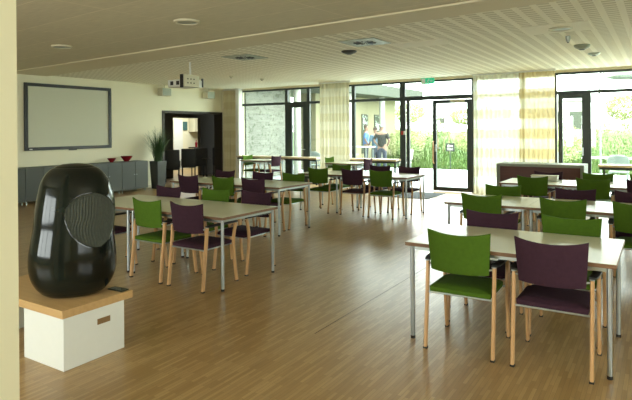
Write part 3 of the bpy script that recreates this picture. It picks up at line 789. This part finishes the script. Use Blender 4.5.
prof = [(1.352, .010, .014), (1.3505, -.03, .05), (1.346, -.075, .092), (1.335, -.118, .138), (1.318, -.152, .174), (1.291, -.180, .202), (1.221, -.222, .249), (1.109, -.245, .283), (1.024, -.259, .291),
        (.95, -.267, .288), (.886, -.273, .280), (.794, -.290, .285), (.70, -.305, .295), (.62, -.307, .298), (.55, -.297, .290), (.49, -.272, .266), (.44, -.235, .232), (.412, -.19, .19)]
def lerp_prof(z):
    for i in range(len(prof)-1):
        if prof[i][0] >= z >= prof[i+1][0]:
            k = (prof[i][0]-z)/(prof[i][0]-prof[i+1][0]); return [prof[i][j]+(prof[i+1][j]-prof[i][j])*k for j in (1, 2)]
    return prof[-1][1:]
oval = [(.074, 1.143), (.14, 1.148), (.193, 1.132), (.24, 1.10), (.267, 1.058), (.283, 1.01), (.283, .969), (.268, .865), (.235, .80), (.186, .764), (.135, .765), (.082, .783), (.03, .82), (-.015, .865), (-.042, .915), (-.059, .969), (-.06, 1.01), (-.052, 1.051), (-.03, 1.085), (.007, 1.115), (.04, 1.133)]
def segd(x, y, a, b):
    dx, dy = b[0]-a[0], b[1]-a[1]; k = max(0, min(1, ((x-a[0])*dx+(y-a[1])*dy)/(dx*dx+dy*dy)))
    return math.hypot(x-a[0]-k*dx, y-a[1]-k*dy)
def in_oval(s, z):
    c = False; n = len(oval); j = n-1
    for i in range(n):
        xi, zi = oval[i]; xj, zj = oval[j]
        if (zi > z) != (zj > z) and s < (xj-xi)*(z-zi)/(zj-zi)+xi: c = not c
        j = i
    return c
rh = Vector((math.cos(YAW), -math.sin(YAW), 0))                       # sideways axis of the stone
ph_ = math.atan2(-(74-316), 545.4); fwv = Vector((-3.69, 2.455, 0)).normalized(); rh = Vector((fwv.y, -fwv.x, 0))
NT, NZ = 420, 300
zs = []
for i in range(NZ+1):
    k = i/NZ; zs.append(.412 + (1.352-.412)*(1-math.cos(PI*k))/2)
V = []; flag = []
# smoothed profile
def sprof(z):
    acc = [0, 0]; w = 0
    for d in (-.03, -.015, 0, .015, .03):
        zz = min(1.352, max(.412, z+d)); a = lerp_prof(zz); acc[0] += a[0]; acc[1] += a[1]; w += 1
    a = lerp_prof(z); e = min(1, (1.352-z)/.05, (z-.412)/.04); e = max(0, e)
    return [acc[i]/w*e + a[i]*(1-e) for i in (0, 1)]
for z in zs:
    a, b = sprof(z); c = (a+b)/2; hw = (b-a)/2
    kk = (z-.412)/.94; dep = hw*(.86 if True else 1)
    row = []; fl_ = []
    for j in range(NT):
        th = 2*PI*j/NT
        cs, sn = math.cos(th), math.sin(th)
        ex = .88
        s = c + hw*math.copysign(abs(cs)**ex, cs); d = dep*math.copysign(abs(sn)**ex, sn)
        front = d < 0
        ins = front and in_oval(s, z)
        n3 = Vector((s-c, d, 0)).normalized()
        if ins:
            dist = min(segd(s, z, oval[q], oval[q-1]) for q in range(len(oval)))
            k = min(1, dist/.022)
            rid = math.sin(2*PI*((s + .012*math.sin(z*16) + .004*math.sin(z*37))/.021))
            off = -.018*k + .0042*k*rid
            s += n3.x*off; d += n3.y*off
        # polished bump of the stone beside the oval
        p = Vector((-3.69, 2.455, 0)) + rh*s + fwv*d; row.append((p.x, p.y, .412+(z-.412)*1.014)); fl_.append(ins)
    V.append(row); flag.append(fl_)
def build_part(inside):
    bm = B(); idx = {}
    def gv(i, j):
        if (i, j) not in idx: idx[(i, j)] = bm.verts.new((V[i][j][0]+3.69, V[i][j][1]-2.455, V[i][j][2]-.409))
        return idx[(i, j)]
    for i in range(NZ):
        for j in range(NT):
            j2 = (j+1) % NT
            q = (flag[i][j] and flag[i+1][j] and flag[i][j2] and flag[i+1][j2])
            if q == inside: bm.faces.new((gv(i, j), gv(i, j2), gv(i+1, j2), gv(i+1, j)))
    if not inside:
        bm.faces.new([gv(0, j) for j in range(NT)][::-1]); bm.faces.new([gv(NZ, j) for j in range(NT)])
    return bm
t = thing('stone_sculpture', 'tall rounded black polished stone sculpture with a rough ribbed oval, on the oak plinth', 'sculpture', (-3.69, 2.455, .409))
so = obj('stone_body', build_part(False), M['stone'], t, True)
if so.data.attributes.get('sharp_edge'): so.data.attributes.remove(so.data.attributes['sharp_edge'])
pass; obj('carved_oval', build_part(True), M['carve'], t, True)
t = thing('name_plaque', 'small dark plaque lying on the oak plinth beside the black sculpture', 'plaque', (-3.455, 2.66, .4085), R(4))
bm = B(); box(bm, (-.075, -.035, 0), (.075, .035, .008), .002); obj('plate', bm, M['plaque'], t)
bm = B()
for k in range(3): box(bm, (-.06, -.02+.016*k, .0081), (.05-.02*k, -.015+.016*k, .0086))
obj('text_lines', bm, M['alu'], t)

# ------------------------------------------------------------------ corridor furniture: dark table and chairs
def dchair(x, y, rz, label, h=1.02, src=[]):
    if src: dup(src[0], (x, y, 0), rz, label); return
    t = thing('dark_chair', label, 'chair', (x, y, 0), rz, 'black chairs in the dark opening'); src.append(t)
    bm = B(); box(bm, (-.23, -.22, .40), (.23, .22, .48), .02); obj('seat', bm, M['darkchair'], t, True)
    bm = B(); box(bm, (-.23, -.26, .42), (.23, -.20, h), .02); obj('backrest', bm, M['darkchair'], t, True)
    for sx in (-.2, .2):
        for sy in (-.2, .19): bm = B(); tube(bm, [(sx, sy, 0), (sx, sy, .41)], .018, 8); obj('leg', bm, M['darkchair'], t)
        bm = B(); tube(bm, [(sx*1.15, -.2, .66), (sx*1.15, .15, .66), (sx*1.15, .17, .45)], .018, 8); obj('armrest', bm, M['darkchair'], t)
dchair(-12.72, 11.80, PI/4, 'black chair at the left side of the dark opening by the potted grass')
dchair(-13.05, 12.82, PI/4, 'black chair in the dark opening, standing before the lit kitchen doorway')
dchair(-13.25, 13.50, PI/3, 'black chair in the dark opening right of the kitchen doorway')
dchair(-12.85, 14.1, PI*.2, 'black chair deepest at the right side of the dark opening')
t = thing('side_table', 'small dark side table between the black chairs in the dark opening', 'table', (-12.62, 13.2, 0))
bm = B(); lathe(bm, [(.15, .66), (.15, .69)], seg=24); obj('tabletop', bm, M['brown'], t)
bm = B(); tube(bm, [(0, 0, .02), (0, 0, .66)], .025, 10); lathe(bm, [(.17, 0), (.17, .02)], seg=20); obj('pedestal', bm, M['brown'], t)
# kitchen pieces seen through the doorway
t = thing('white_door', 'white door leaf standing open in the lit kitchen beyond the opening', 'door', (-16.96, 16.15, 0))
bm = B(); box(bm, (-.02, -.33, .01), (.02, .17, 2.05), .003); obj('leaf', bm, M['white'], t)
bm = B(); box(bm, (-.03, .22, 1.62), (-.01, .46, 1.98)); obj('picture', bm, pm('poster_teal', (.05, .13, .13), .6, var=.5, vscale=12), t)
t = thing('wall_cupboard', 'cream wall cupboard high in the lit kitchen', 'cupboard', (-16.99, 17.45, 1.55))
for k in range(3):
    bm = B(); box(bm, (0, -.75+.5*k+.005, 0), (.35, -.25+.5*k-.005, .75), .004); obj('door', bm, M['cream'], t)
t = thing('kitchen_unit', 'cream kitchen base unit below the cream wall cupboard', 'cabinet', (-16.99, 17.25, 0))
bm = B(); box(bm, (0, -.55, 0), (.6, 1.0, .86), .004); obj('body', bm, M['cream'], t)
bm = B(); box(bm, (-.0, -.57, .861), (.63, 1.02, .90), .004); obj('worktop', bm, M['brown'], t)
for k, (y, h, m_) in enumerate(((16.85, .30, 'red'), (17.05, .24, 'black'), (17.3, .28, 'shirt_blue'))):
    bm = B(); lathe(bm, [(.05, 0), (.055, h*.6), (.02, h*.75), (.02, h)], seg=14); o = obj('bottle', bm, M[m_], None, True); o.location = (-16.7, y, .9005)
    tag(o, ('tall dark red', 'short black', 'dark blue')[k]+' bottle on the kitchen worktop beyond the doorway', 'bottle', 'bottles on the kitchen worktop')
kl = bpy.data.lights.new('kitchen_lamp', 'AREA'); kl.energy = 95; kl.size = 1.2; kl.color = (.95, 1, .92)
ko = bpy.data.objects.new('kitchen_lamp', kl); C.objects.link(ko); ko.location = (-15.6, 15.6, 2.65)

# ================================================================== OUTSIDE
bm = B(); box(bm, (-30, YW+.12, -.25), (25, 21.0, -.005)); struct('floor_terrace', bm, M['pave'])
# meadow, gently rising
bm = B(); nx, ny = 60, 26; g_ = []
def hz(x, y): return -.02 + .045*max(0, y-21.6) + .18*math.sin(x*.35+y*.2)*min(1, max(0, (y-22)/6)) + (.0 if y > 21.2 else 0)
for j in range(ny+1):
    g_.append([bm.verts.new((-45+85*i/nx, 21.0+34*j/ny, hz(-45+85*i/nx, 21.0+34*j/ny))) for i in range(nx+1)])
for j in range(ny):
    for i in range(nx): bm.faces.new((g_[j][i], g_[j][i+1], g_[j+1][i+1], g_[j+1][i]))
struct('floor_meadow', bm, M['soil'], smooth=True)
bm = B(); random.seed(11)
for i in range(15000):
    y = 21.05+18*random.random()**1.8; x = random.uniform(-.62*y-1, .15*y+1); z = hz(x, y)-.02
    h = random.uniform(.12, .40)*(1 if y < 22 else 1.35); a = random.uniform(0, PI); w = random.uniform(.012, .03); l = random.uniform(-.12, .12)
    c, s = math.cos(a)*w, math.sin(a)*w
    bm.faces.new((bm.verts.new((x-c, y-s, z)), bm.verts.new((x+c, y+s, z)), bm.verts.new((x+l, y+l*.5, z+h))))
tag(obj('meadow_grass', bm, M['blade']), 'long green meadow grass beyond the terrace outside the entrance', 'grass', kind='stuff')
def foliage(bm, c, rx, ry, rz_, n, s0, s1):
    for i in range(n):
        u = random.uniform(-1, 1); a = random.uniform(0, 2*PI); r = random.uniform(.55, 1)**.6; q = math.sqrt(1-u*u)
        p = Vector((c[0]+rx*r*q*math.cos(a), c[1]+ry*r*q*math.sin(a), c[2]+rz_*r*u)); s = random.uniform(s0, s1)
        d1 = Vector((random.gauss(0, 1), random.gauss(0, 1), random.gauss(0, 1))).normalized()*s
        d2 = d1.orthogonal().normalized()*s*.5
        bm.faces.new([bm.verts.new(p+d1), bm.verts.new(p+d2), bm.verts.new(p-d1), bm.verts.new(p-d2)])
def shrub(x, y, r, h, label, mat='leafy', n=2200, s=(.03, .065)):
    t = thing('shrub', label, 'shrub', (x, y, hz(x, y)-.03), group='shrubs in the meadow')
    bm = B(); foliage(bm, (0, 0, h*.55), r, r, h*.5, n, *s); obj('foliage', bm, M[mat], t)
    bm = B()
    for k in range(5):
        a = k*1.26; tube(bm, [(0, 0, 0), (r*.4*math.cos(a), r*.4*math.sin(a), h*.55)], [.02, .008], 6)
    obj('stems', bm, M['stake'], t)
def tree(x, y, h, r, label, mat, staked=False):
    t = thing('young_tree' if staked else 'tree', label, 'tree', (x, y, hz(x, y)-.05))
    bm = B(); tube(bm, [(0, 0, 0), (.03, 0, h*.4), (0, .02, h*.9)], [.045*h/3, .03*h/3, .012], 8)
    for k in range(6):
        a = k*1.1; z = h*(.4+.07*k); tube(bm, [(0, 0, z), (r*.6*math.cos(a), r*.6*math.sin(a), z+h*.12)], [.02, .006], 6)
    obj('trunk', bm, M['stake'], t)
    bm = B(); foliage(bm, (0, 0, h*.68), r, r, h*.33, 2500 if not staked else 500, *((.05, .12) if not staked else (.03, .07))); obj('crown', bm, M[mat], t)
    if staked:
        for s in (-.3, .3): bm = B(); tube(bm, [(s, 0, 0), (s, 0, 1.25)], .035, 8); obj('stake', bm, M['stake'], t)
random.seed(5)
tree(-9.4, 27.0, 2.3, .45, 'young staked tree in the meadow, seen in the open half of the entrance', 'leafg', True)
tree(-6.9, 24.2, 1.9, .35, 'young staked tree in the meadow behind the black notice board', 'leafg', True)
tree(-6.1, 25.0, 2.2, .4, 'young staked tree in the meadow nearest the right entrance post', 'leafy', True)
for i, (x, y, r, h, l) in enumerate([(-10.2, 24.0, .9, 1.5, 'yellow-green shrub beside the end of the white wing, behind the standing people'),
        (-9.4, 22.6, .6, .9, 'low shrub at the terrace edge behind the white outdoor chair'), (-8.0, 27.5, 1.0, 1.3, 'pale shrub in the meadow between the entrance doors'),
        (-11.2, 28.5, 1.5, 2.2, 'large yellow-green shrub beyond the end of the wing'), (-3.6, 24.0, 1.1, 1.7, 'round shrub seen through the narrow right window door'),
        (-1.5, 24.2, 1.0, 1.9, 'leafy shrub behind the parasol pole outside'), (.8, 23.4, .9, 1.5, 'shrub at the right edge of the view outdoors')]):
    shrub(x, y, r, h, l, 'leafy' if i % 2 == 0 else 'leafg')
for i, (x, y, h, r, l) in enumerate([(-20, 48, 2.8, 1.5, 'distant pale tree far left of the meadow'), (-16, 52, 2.4, 1.5, 'distant tree above the meadow left of the door leaf'), (-12.5, 49, 2.7, 1.6, 'distant tree above the notice board'),
        (-9, 51, 2.5, 1.5, 'distant tree near the right entrance post'), (-2.2, 44, 2.8, 1.3, 'distant tree right of the pale house'), (1.2, 40, 3.2, 1.6, 'distant tree at the far right')]):
    tree(x, y, h, r, l, 'leafy')
# pale house beyond (seen in the right door)
t = thing('house', 'pale house with dark windows beyond the meadow, seen in the right window door', 'house', (-5.9, 40, .8))
bm = B(); box(bm, (-2.4, 0, -.6), (1.6, 3, 2.6)); obj('wall', bm, M['outwhite'], t)
bm = B(); v = [bm.verts.new(p) for p in ((-2.6, -.2, 2.6), (1.8, -.2, 2.6), (1.8, 3.2, 2.6), (-2.6, 3.2, 2.6), (-2.6, 1.5, 3.4), (1.8, 1.5, 3.4))]
for f in ((0, 1, 5, 4), (2, 3, 4, 5), (0, 4, 3), (1, 2, 5), (0, 3, 2, 1)): bm.faces.new([v[i] for i in f])
obj('roof', bm, M['outgrey'], t)
for x in (-1.9, -.6, .7):
    bm = B(); box(bm, (x, -.03, .7), (x+.75, -.001, 1.9)); obj('window', bm, M['eave'], t)
# wing of the building on the left
bm = B(); box(bm, (-12.4, YW+.26, 0), (-11.4, 16.3, 3.1)); struct('wall_wing_brick', bm, M['brick'])
bm = B(); box(bm, (-12.4, 18.3, 0), (-11.6, 26.0, 3.1)); struct('wall_wing_yellow', bm, M['outyellow'])
bm = B(); box(bm, (-14.0, 16.3, 0), (-13.8, 18.3, 3.1)); struct('wall_wing_recess', bm, M['eave'])
bm = B(); box(bm, (-14, YW+.3, 3.05), (-10.35, 26.6, 3.55), .02); struct('ceiling_wing_eave', bm, M['eave'])
for k, (x, y, r) in enumerate(((-10.75, 15.75, .13), (-10.55, 19.3, .2), (-10.75, 22.6, .13))):
    bm = B(); tube(bm, [(x, y, 0), (x, y, 3.049)], r, 20); o = obj('wing_column', bm, M['outwhite'], None, True)
    tag(o, ['slim white column outside the narrow left window door', 'thick white column under the wing eave right of the narrow curtain', 'far slim white column under the wing eave'][k], 'column', 'white columns under the wing eave')
for k, y in enumerate((19.6, 20.9, 22.2, 23.5)):
    bm = B(); box(bm, (-11.599, y, .5), (-11.56, y+.6, 2.3)); o = struct('window_%d' % (11+k), bm, M['eave'])
    bm = B(); box(bm, (-11.559, y+.05, .55), (-11.55, y+.55, 2.25)); obj('glass_pane', bm, M['glass'], o)
# notice board on a post
t = thing('notice_sign', 'black notice sign on a thin post in the grass outside the closed door leaf', 'sign', (-6.95, 20.75, 0))
bm = B(); tube(bm, [(0, 0, 0), (0, 0, .75)], .018, 8); obj('post', bm, M['dark'], t)
bm = B(); box(bm, (-.17, -.035, .72), (.17, -.015, 1.04), .004); obj('board', bm, M['black'], t)
bm = B(); box(bm, (-.11, -.038, .88), (-.02, -.0355, .98)); box(bm, (.01, -.038, .90), (.11, -.0355, .96))
for k in range(2): box(bm, (-.12, -.038, .77+.045*k), (.12, -.0355, .79+.045*k))
obj('lettering', bm, M['outwhite'], t)

# people (figures on the terrace under the wing)
def person(x, y, rz, H, shirt, label, hairm='hair', arms='down', sx=1.0, bald=False):
    t = thing('person', label, 'person', (x, y, 0), rz)
    k = H/1.75
    def skin(name, verts, edges, rad, mat, par, sub=2, root=0):
        me = bpy.data.meshes.new(name); me.from_pydata([[c*k for c in v] for v in verts], edges, []); me.materials.append(mat)
        o = bpy.data.objects.new(name, me); C.objects.link(o); o.parent = par
        s = o.modifiers.new('skin', 'SKIN')
        for i, r_ in enumerate(rad):
            r_ = r_ if isinstance(r_, tuple) else (r_, r_); me.skin_vertices[0].data[i].radius = (r_[0]*k*sx, r_[1]*k*sx)
        me.skin_vertices[0].data[root].use_root = True
        s.use_smooth_shade = True
        m_ = o.modifiers.new('sub', 'SUBSURF'); m_.levels = sub; m_.render_levels = sub
        return o
    v = [(0, 0, .93), (0, 0, 1.1), (0, .0, 1.28), (0, -.01, 1.42), (0, 0, 1.50), (0, .01, 1.58), (0, .015, 1.66), (0, .01, 1.72)]
    e = [(i, i+1) for i in range(7)]; r = [(.15, .11), (.14, .1), (.16, .11), (.13, .09), (.055, .055), (.07, .08), (.078, .09), (.05, .06)]
    for s in (-1, 1):
        b = len(v); v += [(s*.09, 0, .86), (s*.11, 0, .48), (s*.12, -.02, .09), (s*.125, .10, .035)]; r += [(.085, .09), .055, .04, (.04, .03)]; e += [(0, b), (b, b+1), (b+1, b+2), (b+2, b+3)]
        b = len(v)
        if arms == 'down': arm = [(s*.19, 0, 1.40), (s*.25, -.01, 1.13), (s*.26, .05, .90), (s*.26, .07, .83)]
        elif arms == 'front': arm = [(s*.19, 0, 1.40), (s*.26, .0, 1.14), (s*.17, .20, 1.05), (s*.12, .27, 1.04)]
        else: arm = [(s*.19, 0, 1.40), (s*.30, -.05, 1.16), (s*.20, .08, .98), (s*.15, .10, .94)]
        v += arm; r += [.06, .042, .030, (.035, .02)]; e += [(3, b), (b, b+1), (b+1, b+2), (b+2, b+3)]
        hd = Vector(arm[3])-Vector(arm[2]); hd.normalize(); sd_ = Vector((s*.0, 1, 0)) if arms == 'down' else Vector((1, 0, 0))
        for q, (off, ln) in enumerate(((-.03, .065), (-.01, .078), (.01, .072), (.028, .055))):
            c0 = len(v); p0 = Vector(arm[3])+sd_*off+hd*.02; p1 = p0+hd*ln*.6+Vector((-s*.012, 0, 0)); v += [tuple(p0), tuple(p1)]; r += [.010, .008]; e += [(b+3, c0), (c0, c0+1)]
        c0 = len(v); p0 = Vector(arm[3])+sd_*.035-hd*.02; p1 = p0+hd*.04+sd_*.02; v += [tuple(p0), tuple(p1)]; r += [.011, .009]; e += [(b+3, c0), (c0, c0+1)]
    body = skin('body', v, e, r, M['skin'], t)
    # clothes
    v = [(0, 0, .84), (0, 0, 1.1), (0, 0, 1.28), (0, -.01, 1.42), (0, 0, 1.465)]; e = [(i, i+1) for i in range(4)]; r = [(.17, .13), (.165, .125), (.18, .13), (.15, .11), (.075, .07)]
    for s in (-1, 1):
        b = len(v); a2 = (s*.25, -.01, 1.15) if arms == 'down' else ((s*.26, 0, 1.15) if arms == 'front' else (s*.29, -.045, 1.18))
        v += [(s*.19, 0, 1.39), a2]; r += [.075, .058]; e += [(3, b), (b, b+1)]
    skin('shirt', v, e, r, M[shirt], t)
    v = [(0, 0, .96), (0, 0, .90)]; e = [(0, 1)]; r = [(.155, .12), (.165, .125)]
    for s in (-1, 1):
        b = len(v); v += [(s*.09, 0, .82), (s*.11, 0, .48), (s*.12, -.02, .09)]; r += [(.098, .1), .075, .062]; e += [(1, b), (b, b+1), (b+1, b+2)]
    skin('trousers', v, e, r, M['trouser'], t)
    for s in (-1, 1):
        bm = B(); lathe(bm, [(.05*k, 0), (.055*k, .03*k), (.05*k, .07*k), (.035*k, .09*k)], (s*.12*k, .03*k, .001), 16)
        bmesh.ops.scale(bm, vec=(1, 2.3, 1), space=Matrix.Translation((0, -.03*k, 0)), verts=bm.verts); obj('shoe', bm, M['black'], t, True)
    # hair cap
    bm = B(); bmesh.ops.create_uvsphere(bm, u_segments=20, v_segments=12, radius=.098*k)
    bmesh.ops.delete(bm, geom=[v_ for v_ in bm.verts if v_.co.z < -.04*k or (v_.co.y > .045*k and v_.co.z < .04*k)], context='VERTS')
    bmesh.ops.scale(bm, vec=(.92, 1.05, .95 if not bald else .8), verts=bm.verts); bmesh.ops.translate(bm, vec=(0, -.002, 1.672*k), verts=bm.verts)
    obj('hair', bm, M[hairm], t, True)
    # face: nose, eyes, mouth, ears
    bm = B(); tube(bm, [(0, .088*k, 1.665*k), (0, .112*k, 1.635*k), (0, .09*k, 1.628*k)], [.006, .012, .008], 8)
    for s in (-1, 1): lathe(bm, [(.008, 0), (.016, .02), (.010, .045)], (s*.083*k, .01, 1.63*k), 10)
    obj('nose_and_ears', bm, M['skin'], t, True)
    bm = B()
    for s in (-1, 1): box(bm, (s*.032-.012, .088*k, 1.668*k), (s*.032+.012, .097*k, 1.678*k), .002)
    box(bm, (-.022, .083*k, 1.598*k), (.022, .093*k, 1.604*k), .001); obj('eyes_and_mouth', bm, M['hair'], t)
person(-10.07, 19.67, R(-60), 1.78, 'shirt_blue', 'person in a bright blue shirt standing outside on the terrace, the left one of three', arms='bent')
person(-9.45, 19.25, R(60), 1.68, 'shirt_teal', 'person in a grey-blue shirt outside, partly hidden by the person in black', arms='front')
person(-9.0, 18.9, R(10), 1.78, 'shirt_black', 'broad person in a black t-shirt with their back to the windows, outside', 'outgrey', 'bent', 1.06, True)

# outdoor tables and chairs
def patio_table(x, y, L, label, H=.775):
    t = thing('patio_table', label, 'table', (x, y, 0), group='outdoor tables on the terrace')
    bm = B(); box(bm, (-L/2, -.35, H-.035), (L/2, .35, H), .004); obj('tabletop', bm, M['outwhite'], t)
    for sx in (-1, 1):
        for sy in (-1, 1): bm = B(); tube(bm, [(sx*(L/2-.08), sy*.28, 0), (sx*(L/2-.08), sy*.28, H-.036)], .022, 8); obj('leg', bm, M['outgrey'], t)
patio_table(-9.75, 17.7, 1.8, 'pale high outdoor table in front of the standing people', .98)
patio_table(-9.4, 16.0, 1.5, 'pale outdoor table outside, closest to the counter beside the entrance')
patio_table(-1.0, 17.2, 1.8, 'pale outdoor table outside the right windows')
def patio_chair(x, y, rz, label, mat, src={}):
    if mat in src: dup(src[mat], (x, y, 0), rz, label); return
    t = thing('patio_chair', label, 'chair', (x, y, 0), rz, 'outdoor chairs on the terrace'); src[mat] = t
    bm = B(); box(bm, (-.23, -.22, .42), (.23, .24, .45), .012); obj('seat', bm, M[mat], t, True)
    bm = B()
    rows = []
    for j in range(7):
        row = []
        for i in range(13):
            u = i/6-1; w = .26*math.sqrt(max(.12, 1-(abs(j/3-1))**3*.8)); row.append(bm.verts.new((u*w, -.24-.03*(1-u*u)-.05*j/6, .54+.36*j/6)))
        rows.append(row)
    for j in range(6):
        for i in range(12): bm.faces.new((rows[j][i], rows[j][i+1], rows[j+1][i+1], rows[j+1][i]))
    o = obj('backrest', bm, M[mat], t, True); s_ = o.modifiers.new('solid', 'SOLIDIFY'); s_.thickness = .02
    for sx in (-.2, .2):
        bm = B(); tube(bm, [(sx, -.2, 0), (sx, -.2, .45), (sx, -.25, .60)], .014, 8); obj('leg', bm, M['outgrey'], t)
        bm = B(); tube(bm, [(sx, .21, 0), (sx, .2, .43)], .014, 8); obj('leg', bm, M['outgrey'], t)
patio_chair(-7.55, 17.6, R(100), 'white outdoor chair on the terrace just left of the open entrance', 'outwhite')
patio_chair(-.95, 16.35, 0, 'grey outdoor chair with oval back outside the right windows, facing the outdoor table', 'outgrey')
patio_chair(-2.35, 17.2, R(-110), 'grey outdoor chair at the left end of the outdoor table on the right', 'outgrey')
patio_chair(-.4, 18.1, R(170), 'grey outdoor chair behind the outdoor table on the right', 'outgrey')
patio_chair(-9.7, 15.2, R(20), 'grey outdoor chair before the outdoor table on the left', 'outgrey')
# parasol
t = thing('parasol', 'large pale green parasol outside beyond the right windows', 'parasol', (-.1, 20.0, 0))
bm = B(); tube(bm, arcpts([(-1.58, 0, .08), (-1.58, 0, 1.8), (-1.58, 0, 3.3), (-1.2, 0, 3.85), (0, 0, 3.92)], 5), .03, 10); obj('pole', bm, M['outgrey'], t)
bm = B(); lathe(bm, [(.35, 0), (.33, .08), (.05, .1)], (-1.58, 0, 0), seg=24); obj('base', bm, M['outgrey'], t)
bm = B(); lathe(bm, [(1.50, 3.20), (1.54, 3.32), (1.40, 3.52), (.8, 3.72), (.02, 3.86), (.01, 3.84), (.8, 3.69), (1.38, 3.49), (1.50, 3.31)], seg=8, cap0=False, cap1=False); obj('canopy', bm, M['frame_g'], t)
